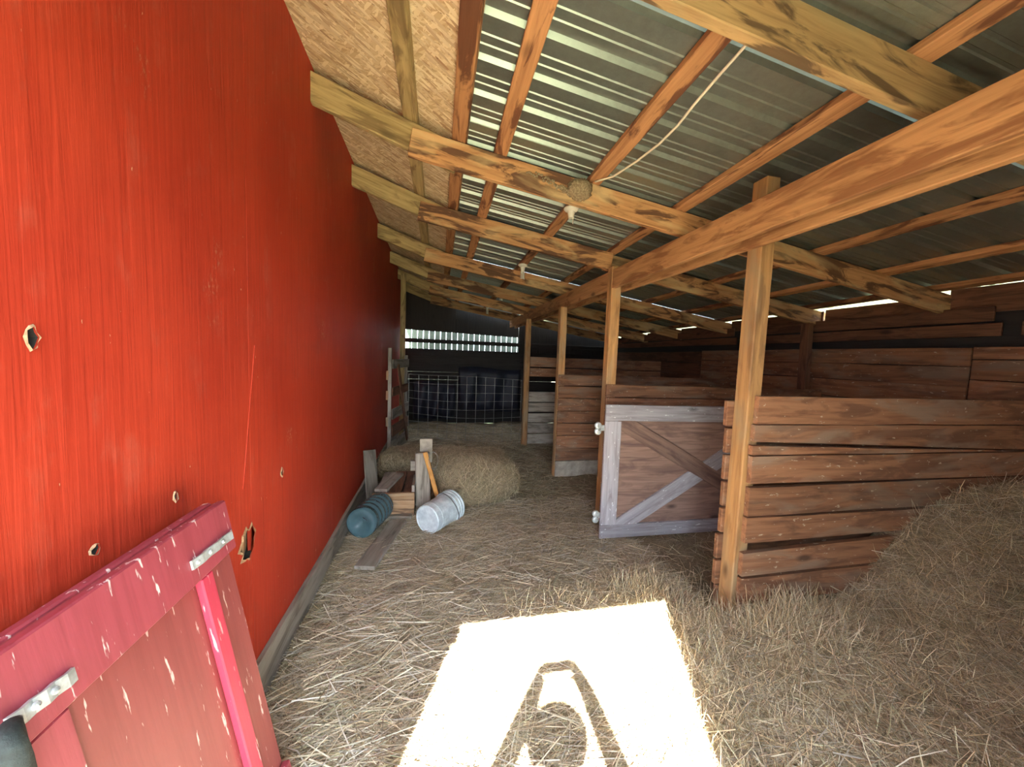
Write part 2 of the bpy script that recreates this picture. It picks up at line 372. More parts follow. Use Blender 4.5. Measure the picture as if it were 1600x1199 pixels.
# ribbed metal sheets
prof = []
def ribprof():
    P = []; per = 0.229
    for k in range(4):
        o = k*per
        P += [(o+0.0, 0), (o+0.070, 0), (o+0.075, 0.005), (o+0.087, 0.005), (o+0.092, 0), (o+0.122, 0), (o+0.127, 0.005), (o+0.139, 0.005), (o+0.144, 0), (o+0.172, 0), (o+0.186, 0.021), (o+0.215, 0.021)]
    P.append((4*per, 0)); return P
RP = ribprof()
y = -0.45; si = 0
while y < YB-0.1:
    vs_, fs = [], []
    for (yy, zz) in RP:
        for x in (XB-0.02, 4.55): vs_.append((x, y+yy, zr(x, y+yy)+0.205+zz+0.001+(0.0015 if si % 2 else 0)))
    for k in range(len(RP)-1): fs.append((k*2, k*2+1, k*2+3, k*2+2))
    link('metal_sheet', mesh('sheet', vs_, fs), 'galvanised', ceil); y += 0.9120; si += 1

vs_ = []
for yy in (-0.45, 9.3):
    for x, dz in ((-0.12, 0.018), (XB+0.01, 0.032), (XB+0.22, 0.026)):
        for d in (0, 0.003): vs_.append((x, yy, (zs(x, yy) if x < XB else zr(x, yy)+0.205)+dz+d))
link('light_seal_strip', mesh('light_seal_strip', vs_, [(0, 2, 8, 6), (2, 4, 10, 8), (1, 7, 9, 3), (3, 9, 11, 5), (0, 6, 7, 1), (4, 5, 11, 10)]), 'galvanised', ceil)  # unseen strip added over the roof step to block leaking daylight

# ------------------------------------------------------------------ red wall on the left
wl = empty('wall_left', (XL-0.02, 4, 0), kind='structure')
def wall_sheet(y0, y1, z0, z1, holes=()):
    t = 0.016
    bm = bmesh.new()
    def loop(pts): 
        vv = [bm.verts.new((0, a, b)) for a, b in pts]
        return [bm.edges.new((vv[i], vv[(i+1) % len(vv)])) for i in range(len(vv))]
    ed = loop([(y0, z0), (y1, z0), (y1, z1), (y0, z1)])
    for h in holes: ed += loop(h)
    bmesh.ops.triangle_fill(bm, use_beauty=True, use_dissolve=False, edges=ed)
    bmesh.ops.recalc_face_normals(bm, faces=bm.faces[:])
    r = bmesh.ops.extrude_face_region(bm, geom=bm.faces[:])
    for v in [e for e in r['geom'] if isinstance(e, bmesh.types.BMVert)]: v.co.x -= t
    bmesh.ops.recalc_face_normals(bm, faces=bm.faces[:])
    me = bpy.data.meshes.new('wallsheet'); bm.to_mesh(me); bm.free()
    return link('plywood_panel', me, 'red_paint', wl, Matrix.Translation((XL, 0, 0)))
def blob(cy, cz, ry, rz, n=14, j=0.25, sd=0):
    r = random.Random(sd); return [(cy+ry*(1+r.uniform(-j, j))*math.cos(2*math.pi*k/n), cz+rz*(1+r.uniform(-j, j))*math.sin(2*math.pi*k/n)) for k in range(n)]
hb = onX(387, 850, XL); h2 = onX(48, 527, XL); h3 = onX(440, 738, XL); h4 = onX(273, 776, XL); h5 = onX(147, 860, XL)
HL = [blob(hb.y, hb.z, 0.058, 0.072, 18, sd=1), blob(h2.y, h2.z, 0.011, 0.022, 10, sd=2), blob(h3.y, h3.z, 0.013, 0.024, 10, sd=3), blob(h4.y, h4.z, 0.008, 0.016, 9, sd=4), blob(h5.y, h5.z, 0.011, 0.012, 9, sd=5)]
seams = [-0.4, 0.50, 1.72, 2.94, 4.16, 5.38, 6.60, 7.82, 8.8]
for a, b in zip(seams[:-1], seams[1:]):
    hs_ = [h for h in HL if a < sum(p[0] for p in h)/len(h) < b]
    wall_sheet(a+0.0015, b-0.0015, 0.20, 3.45, hs_)
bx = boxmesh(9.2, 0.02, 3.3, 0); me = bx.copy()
link('wall_backing', me, 'cavity_shade', wl, frame((XL-0.075, -0.4, 1.7), (XL-0.075, 8.8, 1.7), (0, 0, 1)))
board('wall_stud', (XL-0.04, hb.y+0.035, 0.2), (XL-0.04, hb.y+0.035, 1.3), (0, 1, 0), 0.04, 0.03, 'chewed', wl)
# torn pale edges round the holes
def torn(h, w, sd):
    rr = random.Random(sd); cy_ = sum(p[0] for p in h)/len(h); cz_ = sum(p[1] for p in h)/len(h); vs_ = []; n = len(h)
    for (a_, b_) in h:
        d_ = V((a_-cy_, b_-cz_)); e_ = d_.normalized()*w*rr.uniform(0.2, 1.5)
        vs_ += [(XL+0.003+rr.uniform(0, .004), a_-d_.x*0.05, b_-d_.y*0.05), (XL+0.0012, a_+e_.x, b_+e_.y)]
    link('torn_edge', mesh('torn', vs_, [(k*2, ((k+1) % n)*2, ((k+1) % n)*2+1, k*2+1) for k in range(n)]), 'straw_tan', wl)
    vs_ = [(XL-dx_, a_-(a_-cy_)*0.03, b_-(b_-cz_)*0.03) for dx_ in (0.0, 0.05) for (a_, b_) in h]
    link('hole_shade', mesh('shade_ring', vs_, [(k, (k+1) % n, (k+1) % n+n, k+n) for k in range(n)]), 'cavity_shade', wl)  # dark ring over the plywood edge, paints the shade inside the hole
torn(HL[0], 0.010, 1)
for k_ in (1, 2, 3, 4): torn(HL[k_], 0.003, k_)
bl = board('baseboard_left', (XL+0.0, -0.2, 0.10), (XL+0.0, 8.7, 0.10), (0, 0, 1), 0.215, 0.05, 'grey_wood', None, wob=0.006)
tag(bl, kind='structure')
# a raised seam batten edge in the wall paint
for (a, b_) in (((398, 540), (380, 765)),):
    q0, q1 = onX(*a, XL+0.001), onX(*b_, XL+0.001)
    board('seam_ridge', q0, q1, (0, 1, 0), 0.006, 0.004, 'red_paint', wl, c=0.001)

# ------------------------------------------------------------------ front wall with the doorway the light comes through
DX0, DX1, DH = -0.71, 0.57, 2.20
wf = empty('wall_front', (2, YF-0.02, 0), kind='structure')
def slab(name, x0, x1, z0, z1, mat, parent, y=YF-0.03, t=0.04):
    return board(name, (x0, y, (z0+z1)/2), (x1, y, (z0+z1)/2), (0, 0, 1), z1-z0, t, mat, parent)
zz = 0.0
while zz < 3.4:
    z1 = min(zz+0.235, 3.4)
    xr = 4.25 if zz < 2.1 else 4.25-(zz-2.1)/0.17
    xr = max(xr, 0.0)
    if z1 <= DH+0.03:
        slab('board', DX1, 4.25, zz, z1-0.003, 'grey_wood', wf); slab('board', -0.86, DX0, zz, z1-0.003, 'grey_wood', wf)
    zz += 0.238
slab('board', DX1, 4.25, 2.10, DH+0.01, 'grey_wood', wf, y=YF-0.07); slab('board', -0.86, DX0, 2.10, DH+0.01, 'grey_wood', wf, y=YF-0.07)
gp = [(-0.9, DH), (4.3, DH), (4.3, zr(4.3, YF)+0.205), (XB, zr(XB, YF)+0.205), (-0.9, zs(-0.9, YF))]
n_ = len(gp); vs_ = [(x, YF-0.045, z) for x, z in gp]+[(x, YF-0.02, z) for x, z in gp]
link('gable_panel', mesh('gable', vs_, [tuple(range(n_)), tuple(range(2*n_-1, n_-1, -1))]+[(k, k+n_, (k+1) % n_+n_, (k+1) % n_) for k in range(n_)]), 'stall_dark', wf)
# ------------------------------------------------------------------ right wall and back wall
wr = empty('wall_right', (XR, 4, 0), kind='structure')
def rb(y0, y1, z0, z1, mat='stall_red', x=XR+0.0):
    board('board', (x, y0, (z0+z1)/2), (x, y1, (z0+z1)/2), (0, 0, 1), z1-z0-0.004, 0.022, mat, wr, wob=0.003)
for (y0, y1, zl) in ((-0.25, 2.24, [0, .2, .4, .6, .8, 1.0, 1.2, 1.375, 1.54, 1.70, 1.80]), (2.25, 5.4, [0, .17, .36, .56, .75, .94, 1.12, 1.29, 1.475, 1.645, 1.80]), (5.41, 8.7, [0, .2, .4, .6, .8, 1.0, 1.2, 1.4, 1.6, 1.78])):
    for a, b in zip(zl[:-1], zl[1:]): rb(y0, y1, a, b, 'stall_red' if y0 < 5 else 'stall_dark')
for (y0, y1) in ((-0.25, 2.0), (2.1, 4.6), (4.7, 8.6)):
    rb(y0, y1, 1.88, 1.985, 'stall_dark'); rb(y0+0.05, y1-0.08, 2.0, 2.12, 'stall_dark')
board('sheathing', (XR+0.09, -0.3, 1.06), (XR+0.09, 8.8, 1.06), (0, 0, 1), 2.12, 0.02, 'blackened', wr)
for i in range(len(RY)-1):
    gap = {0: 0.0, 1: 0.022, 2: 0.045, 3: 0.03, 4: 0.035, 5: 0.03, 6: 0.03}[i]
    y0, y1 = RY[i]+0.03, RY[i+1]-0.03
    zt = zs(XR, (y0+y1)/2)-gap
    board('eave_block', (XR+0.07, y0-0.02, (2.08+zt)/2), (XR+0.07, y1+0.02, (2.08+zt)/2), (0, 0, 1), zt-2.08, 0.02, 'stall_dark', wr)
wb = empty('wall_back', (2, YB, 0), kind='structure')
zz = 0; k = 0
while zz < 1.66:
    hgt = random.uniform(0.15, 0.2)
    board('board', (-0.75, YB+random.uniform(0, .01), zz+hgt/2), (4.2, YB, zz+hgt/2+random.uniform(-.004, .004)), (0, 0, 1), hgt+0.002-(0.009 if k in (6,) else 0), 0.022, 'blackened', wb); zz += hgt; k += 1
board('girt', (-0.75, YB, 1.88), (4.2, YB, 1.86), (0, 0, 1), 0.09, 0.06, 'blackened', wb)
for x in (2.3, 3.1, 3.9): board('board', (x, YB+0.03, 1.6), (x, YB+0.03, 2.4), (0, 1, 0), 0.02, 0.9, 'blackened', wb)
# gable boards above the opening strip
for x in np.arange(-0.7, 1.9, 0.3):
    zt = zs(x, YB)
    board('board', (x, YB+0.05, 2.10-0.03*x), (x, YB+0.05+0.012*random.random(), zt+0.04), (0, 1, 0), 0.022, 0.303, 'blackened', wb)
of = empty('board_fence', (0.6, 9.22, 0), label='grey vertical board fence outside, glimpsed through the slot in the back wall', cat='fence')
for i, x in enumerate(np.arange(-2.2, 2.8, 0.135)):
    board('paling', (x, 9.22, -0.08), (x, 9.22, 2.28+random.uniform(-.03, .03)), (0, 1, 0), 0.02, 0.128, 'fence_pale', of)

# ------------------------------------------------------------------ beam, posts
bmE = empty('support_beam', (1.63, 3, 2.28), label='long orange doubled timber beam carrying the rafters on the posts', cat='beam')
board('beam_plank', (1.62, -0.2, 2.375), (1.62, 8.6, 2.345), (0, 0, 1), 0.175, 0.042, 'pine_beam', bmE)
board('beam_plank', (1.76, -0.2, 2.345), (1.74, 8.6, 2.325), (0, 0, 1), 0.15, 0.042, 'pine_beam', bmE)
def post(p0, p1, sx, sy, label, mat='post_wood'):
    o = board('support_post', p0, p1, (0, 1, 0), sy, sx, mat, None, c=0.006); return tag(o, label, 'post', 'upright posts of the stalls')
YM = 1.86
post((1.80, YM+0.037, 0), (1.82, YM+0.037, zr(1.8, YM)+0.16), 0.09, 0.104, 'nearest orange square post at the end of the plank stall front')
Y2 = 3.40
post((1.64, Y2, 0), (1.645, Y2, zr(1.64, Y2)), 0.10, 0.10, 'square post rising behind the hinged end of the cross-braced gate')
Y3 = 4.70
post((1.575, Y3, 0), (1.575, Y3, 2.26), 0.09, 0.10, 'square post third along the beam beside the plank partition')
Y4 = 6.42
post((1.525, Y4, 0), (1.525, Y4, 2.26), 0.09, 0.10, 'farthest slim post beside the wire mesh panel')
post((4.12, 3.52, 0), (4.12, 3.57, zr(4.12, 3.5)), 0.07, 0.10, 'dark reddish post standing against the right plank wall', 'stall_dark')
post((-0.66, 7.15, 0), (-0.66, 7.15, 3.02), 0.09, 0.09, 'tall dark corner post at the far end of the red wall', 'pine_olive')

# ------------------------------------------------------------------ stall partitions
def partition(name, label, loc): return empty('stall_partition', loc, label=label, cat='partition', group='plank stall partitions')
pa = partition('', 'near stall front of wide warped reddish planks on the nearest post', (2.9, YM, 0))
YN = YM-0.052
rows = [((1189, 619.5), (1600, 626.4), (1181.5, 663.6), (1600, 664)), ((1181.5, 664.6), (1600, 665), (1178, 691), (1600, 703)),
        ((1177, 697), (1600, 705), (1175, 712), (1600, 705.5)), ((1176, 714), (1600, 706), (1173, 757), (1600, 743)),
        ((1172, 763), (1600, 744), (1168, 808), (1600, 782)), ((1168, 810), (1600, 786), (1163, 850), (1600, 812)),
        ((1162, 866), (1600, 814), (1158, 902), (1600, 853)), ((1159, 905), (1600, 857), (1155, 946), (1600, 892))]
for tl, tr, bl_, br in rows:
    y = YN-random.uniform(0, 0.006)
    A, B, Cc, D = [onY(*q, y) for q in (tl, tr, br, bl_)]
    A.x = D.x = (A.x+D.x)/2
    nseg = 8; vs_ = []; fs = []
    for t in range(nseg+1):
        f = t/nseg; top = A.lerp(B, f*1.03); bot = D.lerp(Cc, f*1.03); j = random.uniform(-.0025, .0025) if 0 < t < nseg else 0
        top.z -= 0.0015-j; bot.z += 0.0015+j
        for (q, dy) in ((top, 0), (bot, 0), (bot, 0.032), (top, 0.032)): vs_.append((q.x, y+dy, q.z))
    for t in range(nseg):
        o = t*4
        for k in range(4): fs.append((o+k, o+4+k, o+4+(k+1) % 4, o+(k+1) % 4))
    fs.append((0, 1, 2, 3)); o = nseg*4; fs.append((o+3, o+2, o+1, o))
    me = mesh('plank', vs_, fs); c = V((sum(v[0] for v in vs_)/len(vs_), y, sum(v[2] for v in vs_)/len(vs_)))
    for v in me.vertices: v.co -= c
    bm = bmesh.new(); bm.from_mesh(me); bmesh.ops.recalc_face_normals(bm, faces=bm.faces[:]); bm.to_mesh(me); bm.free()
    link('plank', me, 'stall_red', pa, Matrix.Translation(c))
zz = 0.04
for k in range(8):
    hgt = 0.165; x0 = 1.735+random.uniform(-.012, .012)
    board('plank', (x0, YM+0.105, zz+hgt/2), (4.15, YM+0.105, zz+hgt/2+random.uniform(-.015, .015)), (0, 0, 1), hgt-0.012, 0.03, 'stall_red', pa); zz += hgt+0.003
pb = partition('', 'plank partition directly behind the cross-braced gate', (2.8, Y2, 0))
zz = 1.36
for k in range(8):
    hgt = 0.125 if k < 2 else 0.18
    board('plank', (1.585, Y2-0.066, zz-hgt/2), (4.10, Y2-0.066, zz-hgt/2-0.005), (0, 0, 1), hgt-0.006, 0.03, 'stall_red', pb, wob=0.003); zz -= hgt
pc = partition('', 'brown plank partition with a whitened bottom plank at the third post', (2.8, Y3, 0))
zz = 1.385
for k in range(8):
    hgt = [0.15, .16, .17, .16, .16, .18, .165, .22][k]
    board('plank', (1.535, Y3-0.066, zz-hgt/2), (4.10, Y3-0.066, zz-hgt/2), (0, 0, 1), hgt-0.007, 0.03, 'stall_red' if k < 7 else 'pale_stain', pc, wob=0.003); zz -= hgt
pd = partition('', 'far partition of brown and grey planks behind the farthest post', (2.8, Y4, 0))
for (z0, z1, mt) in ((1.42, 1.60, 'stall_red'), (1.25, 1.41, 'stall_red'), (0.80, 0.985, 'grey_wood'), (0.62, 0.79, 'grey_wood'), (0.44, 0.61, 'grey_wood'), (0.24, 0.43, 'grey_wood'), (0.05, 0.23, 'grey_wood')):
    board('plank', (1.57, Y4-0.06, (z0+z1)/2), (4.10, Y4-0.06, (z0+z1)/2), (0, 0, 1), z1-z0-0.01, 0.03, mt, pd, wob=0.004)

# ------------------------------------------------------------------ cross-braced gate
YG = 2.95
ga = empty('stall_gate', (2.0, YG, 0), label='grey-framed plywood gate with an X brace and splattered paint', cat='gate')
GX0, GX1, GZ0, GZ1 = 1.41, 2.90, 0.035, 1.215
board('gate_panel', (GX0+.01, YG+0.02, (GZ0+GZ1)/2), (GX1, YG+0.02, (GZ0+GZ1)/2), (0, 0, 1), GZ1-GZ0-.01, 0.014, 'gate_brown', ga)
board('top_rail', (GX0, YG, GZ1-0.07), (GX1, YG, GZ1-0.085), (0, 0, 1), 0.14, 0.026, 'gate_frame', ga)
board('bottom_rail', (GX0, YG, GZ0+0.055), (GX1, YG, GZ0+0.055), (0, 0, 1), 0.12, 0.026, 'gate_frame', ga)
board('stile', (GX0+0.075, YG, GZ0+0.117), (GX0+0.075, YG, GZ1-0.142), (1, 0, 0), 0.15, 0.026, 'gate_frame', ga)
board('stile', (GX1-0.075, YG, GZ0+0.117), (GX1-0.075, YG, GZ1-0.16), (1, 0, 0), 0.15, 0.026, 'gate_frame', ga)
q = [onY(966, 656, YG), onY(1150, 768, YG)]
d = (q[1]-q[0]); board('brace', q[0], q[0]+d*1.18, (0, 0, 1), 0.14, 0.024, 'gate_brown', ga)
q2 = [onY(955, 830, YG), onY(1160, 695, YG)]
board('brace', q2[0], q2[1], (0, 0, 1), 0.145, 0.022, 'gate_frame', ga)
for (px, py) in ((935, 670), (931, 808)):
    h = onY(px, py, YG-0.02)
    hm = board('hinge', h+V((0.0, 0.03, 0)), h+V((0.16, 0.03, 0)), (0, 0, 1), 0.05, 0.008, 'zinc', ga)
    for dz in (-0.026, 0.026):
        cap = lathe([(0.001, 0.030), (0.012, 0.030), (0.016, 0.024), (0.026, 0.020), (0.030, 0.010), (0.030, 0), (0.001, 0)], 20)
        link('hinge_cap', cap, 'zinc_cap', hm, axisM(h+V((0, 0.015, dz)), (0, -1, 0)), smooth=False)

# ------------------------------------------------------------------ leaning pink half door
bot, top = V((-0.505, 0, 0.03)), V((-0.712, 0, 1.095)); vdir = (top-bot).normalized(); ndir = V((vdir.z, 0, -vdir.x))
hl = (top-bot).length; DY0, DY1 = 0.40, 1.335
hd = empty('half_door', (-0.5, (DY0+DY1)/2, 0.03), label='peeling pink half door leaning on the red wall with silver latches', cat='door')
def dp(u, v, n=0.0): return V((0, u, 0))+bot+vdir*v+ndir*n
def duv(px, py, n=0.04):
    d = V(ray(px, py)); c = V(CAM); o = bot+ndir*n; t = (o-c).dot(ndir)/d.dot(ndir); p = c+d*t
    return p.y, (p-o).dot(vdir)
def dboard(name, u0, v0, u1, v1, wid, t, n, mat, horiz, parent=None):
    p0, p1 = dp(u0, v0, n+t/2), dp(u1, v1, n+t/2)
    M = frame(p0, p1, vdir if horiz else V((0, 1, 0)))
    l = (p1-p0).length
    if horiz:   # keep the paint streaks running down the door: local Z up
        me = boxmesh(l, t, wid, 0.003)
    else: me = boxmesh(l, t, wid, 0.003)
    me = me.copy(); me.materials.clear()
    return link(name, me, mat, parent or hd, M)
def vbox(name, u0, u1, v0, v1, n0, n1, mat, parent=None):
    x, y, z = V((0, 1, 0)), ndir, vdir
    c = dp((u0+u1)/2, (v0+v1)/2, (n0+n1)/2); M = Matrix.Identity(4)
    xx = y.cross(z)
    for i in range(3): M[i][0] = xx[i]; M[i][1] = y[i]; M[i][2] = z[i]; M[i][3] = c[i]
    me = boxmesh(u1-u0, n1-n0, v1-v0, 0.004).copy(); me.materials.clear()
    return link(name, me, mat, parent or hd, M)
vbox('door_panel', DY0, DY1, 0.0, hl-0.005, 0.0, 0.014, 'door_panel')
rv = (duv(44, 1163)[1]+duv(322, 903)[1])/2
su = duv(141, 1199, .036)[0]; su = (su+duv(110, 1104, .036)[0])/2; b0u = duv(315, 906, .036)[0]; b1u = duv(335, 899, .036)[0]
vbox('top_rail', DY0, DY1, rv, hl, 0.0145, 0.040, 'door_pink')
vbox('top_cap', DY0, DY1, hl-0.035, hl+0.001, -0.028, -0.001, 'door_pink')
vbox('bottom_rail', DY0, DY1, 0.0, 0.12, 0.0145, 0.040, 'door_pink')
vbox('stile', DY0, su, 0.121, rv-0.001, 0.0145, 0.036, 'door_pink')
vbox('batten', b0u, b1u, 0.121, rv-0.001, 0.0145, 0.036, 'door_batten')
def latch(pa_, pb_, bend):
    (u0, v0), (u1, v1) = duv(*pa_, .047), duv(*pb_, .047)
    vs_, fs = [], []
    for k in range(13):
        f = k/12; u = u0+(u1-u0)*f; v = v0+(v1-v0)*f; n = 0.0405+0.004*(0.5-0.5*math.cos(f*math.pi*6))-(0.02*max(0, f-0.85)/0.15 if bend else 0)
        for (dv, dn) in ((-0.013, 0.0), (0.013, 0.0), (0.013, 0.006), (-0.013, 0.006)): vs_.append(dp(u, v+dv, n+dn))
    for k in range(12):
        o = k*4
        for j in range(4): fs.append((o+j, o+4+j, o+4+(j+1) % 4, o+(j+1) % 4))
    fs += [(0, 1, 2, 3), (51, 50, 49, 48)]
    lo = link('latch', mesh('latch', vs_, fs), 'zinc', hd)
    for f in (0.08, 0.33, 0.62):
        link('bolt', lathe([(0.007, 0), (0.006, 0.004), (0.001, 0.006)], 10), 'zinc', lo, axisM(dp(u0+(u1-u0)*f, v0+(v1-v0)*f, 0.048), ndir))
    return u0, v0
latch((302, 884), (372, 828), True); lu, lv = latch((16, 1134), (120, 1052), False)
pts = [dp(*duv(px, py, n), n) for px, py, n in ((24, 1128, .052), (16, 1136, .066), (12, 1150, .072), (14, 1172, .072), (22, 1199, .070))]
e = pts[-1]-pts[-2]; pts += [pts[-1]+e*1.5, pts[-1]+e*3]
st = link('rubber_strap', tube(pts, [0.008, 0.013, 0.017, 0.019, 0.020, 0.019, 0.014], 12), 'black_rubber', None, smooth=True)
tag(st, 'black rubber strap hanging from the lower latch of the pink door', 'strap')

# ------------------------------------------------------------------ things on the aisle floor
def hz(x, y): return float(H(x, y))
# water jug lying by the wall
R_ = 0.128; a0 = onZ(562, 824, R_+0.02); ax = V((0.28, 1, 0)).normalized()
prof = [(0.05, 0.030), (0.085, 0.008), (0.118, 0.008), (0.127, 0.025)]
for k in range(5):
    z = 0.05+k*0.066; prof += [(0.128, z), (0.128, z+0.04), (0.122, z+0.048), (0.122, z+0.058)]
prof += [(0.126, 0.385), (0.115, 0.42), (0.07, 0.455), (0.03, 0.468), (0.028, 0.50), (0.033, 0.502), (0.033, 0.512), (0.001, 0.514)]
jg = empty('water_jug', (a0.x, a0.y, 0), label='translucent blue water jug lying on its side by the red wall', cat='jug')
link('body', lathe([(0.001, 0.05), (0.018, 0.045)]+prof, 40), 'jug_blue', jg, axisM(V((a0.x, a0.y, R_+0.012+hz(a0.x, a0.y))), ax), smooth=True)
link('cap', lathe([(0.036, 0.49), (0.036, 0.52), (0.001, 0.522)], 20), 'zinc_cap', jg, axisM(V((a0.x, a0.y, R_+0.012+hz(a0.x, a0.y))), ax))
# white bucket
bc = onZ(667, 811, 0.13); bx_ = V((0.62, 0.78, 0.02)).normalized()
bk = empty('bucket', (bc.x, bc.y, 0), label='white plastic bucket tipped on its side with a wire handle', cat='bucket')
_y = V((-0.35, -1, 0.45)); _y = (_y-bx_*_y.dot(bx_)).normalized(); _x = _y.cross(bx_); MB = Matrix.Identity(4)
for i in range(3): MB[i][0] = _x[i]; MB[i][1] = _y[i]; MB[i][2] = bx_[i]; MB[i][3] = (bc.x, bc.y, 0.135+hz(bc.x, bc.y))[i]
bp_ = [(0.001, 0.008), (0.115, 0.008), (0.122, 0.0), (0.130, 0.006), (0.1325, 0.06), (0.1362, 0.063), (0.1365, 0.069), (0.133, 0.072), (0.138, 0.20), (0.142, 0.275), (0.150, 0.278), (0.150, 0.286), (0.143, 0.288), (0.144, 0.318), (0.153, 0.32), (0.153, 0.330), (0.146, 0.331), (0.147, 0.352), (0.156, 0.354), (0.156, 0.364), (0.143, 0.366), (0.139, 0.30), (0.127, 0.014), (0.001, 0.012)]
link('body', lathe(bp_, 44), 'bucket_white', bk, MB, smooth=False)
hp = [MB @ V((0.155*math.cos(t), 0.155*math.sin(t), 0.303-0.07*math.sin(t))) for t in np.linspace(0.0, math.pi, 24)]
link('handle', tube(hp, 0.0040, 8), 'wire_dark', bk, smooth=True)
for t in (0, math.pi):
    link('handle_ear', lathe([(0.016, 0), (0.016, 0.012), (0.001, 0.014)], 14), 'bucket_white', bk, axisM(MB @ V((0.144*math.cos(t), 0, 0.303)), MB.to_3x3() @ V((math.cos(t), 0, 0))))
# plank on the floor
p0, p1 = onZ(572, 885, 0.04), onZ(618, 820, 0.04)
tag(board('floor_plank', p0-(p1-p0)*0.05, p1+(p1-p0)*0.12, (0, 0, 1), 0.03, 0.15, 'grey_wood', None, wob=0.002), 'weathered grey plank lying flat in the hay beside the jug', 'plank')
# feed box
c0 = onZ(583, 808); c1 = onZ(648, 808)
cx0, cx1, cy = -0.585, -0.205, 3.62
cr = empty('wooden_box', ((cx0+cx1)/2, cy+.3, 0), label='low chewed wooden box with a plank lid behind the jug', cat='box')
board('front_board', (cx0+.06, cy+.02, 0.105), (cx1, cy+.02, 0.10), (0, 0, 1), 0.155, 0.035, 'chewed', cr, wob=0.004)
board('sill_board', (cx0+.05, cy-.035, 0.025), (cx1-.02, cy-.035, 0.025), (0, 0, 1), 0.05, 0.07, 'grey_wood', cr)
for x in (cx0+0.03, cx1-0.016): board('side_board', (x, cy+.04, 0.10), (x, cy+.68, 0.10), (0, 0, 1), 0.17, 0.025, 'grey_wood', cr)
board('back_board', (cx0, cy+.70, 0.10), (cx1, cy+.70, 0.10), (0, 0, 1), 0.17, 0.03, 'grey_wood', cr)
board('lid_edge', (cx0-.01, cy, 0.222), (cx1, cy, 0.222), (0, 0, 1), 0.065, 0.04, 'chewed', cr)
for k in range(3):
    x = cx0+0.07+k*0.125; board('lid_board', (x, cy+.022, 0.235), (x, cy+.70, 0.235), (0, 0, 1), 0.028, 0.115, 'stall_dark' if k else 'grey_wood', cr, wob=0.002)
board('side_cleat', (cx1-.015, cy+0.01, 0.285), (cx1-.015, cy+0.35, 0.285), (0, 0, 1), 0.07, 0.03, 'grey_wood', cr)
lp = board('loose_board', (cx0+.06, cy+.05, 0.266), (cx0+.17, cy+.55, 0.268), (0, 0, 1), 0.03, 0.125, 'grey_wood', None); tag(lp, 'short greenish grey board lying on top of the wooden box', 'board')
# upright timber by the box
up = empty('upright_timber', (-0.1, 3.72, 0), label='short grey upright timber with a block nailed on top beside the box', cat='timber')
b0 = onY(662, 800, 3.70); t0 = onY(660, 708, 3.72)
board('timber', (b0.x, 3.70, 0.0), (t0.x, 3.74, t0.z), (0, 1, 0), 0.09, 0.14, 'grey_wood', up, c=0.01)
t1 = onY(666, 686, 3.80); board('top_block', (t1.x, 3.81, t0.z-0.12), (t1.x, 3.815, t1.z), (0, 1, 0), 0.035, 0.125, 'pale_stain', up)
s0 = onY(646, 728, 3.80); board('side_block', (s0.x-.03, 3.81, s0.z), (s0.x+.06, 3.81, s0.z), (0, 0, 1), 0.1, 0.04, 'grey_wood', up)
h0, h1 = onY(683, 776, 3.63), onY(664, 707, 3.66)
th = empty('tool_handle', h0, label='orange wooden tool handle with a wire loop leaning on the upright timber', cat='handle')
board('shaft', h0, h1, (1, 0, 0.2), 0.042, 0.024, 'handle_wood', th, c=0.008)
lc = onY(677, 720, 3.64)
link('wire_loop', tube([lc+V((0.045*math.cos(t), 0.0, 0.085*math.sin(t)-0.0)) for t in np.linspace(0, 2*math.pi, 26)], 0.003, 6), 'wire_steel', th, smooth=True)
# grey sheet leaning on the red wall
g0, g1 = onX(577, 765, -0.68), onX(586, 690, -0.735)
gl = board('leaning_board', (-0.64, 3.95, 0.03), (-0.70, 4.08, 0.56), (0.45, 1, 0), 0.20, 0.012, 'grey_wood', None); tag(gl, 'thin pale grey board leaning on the red wall beyond the jug', 'board')
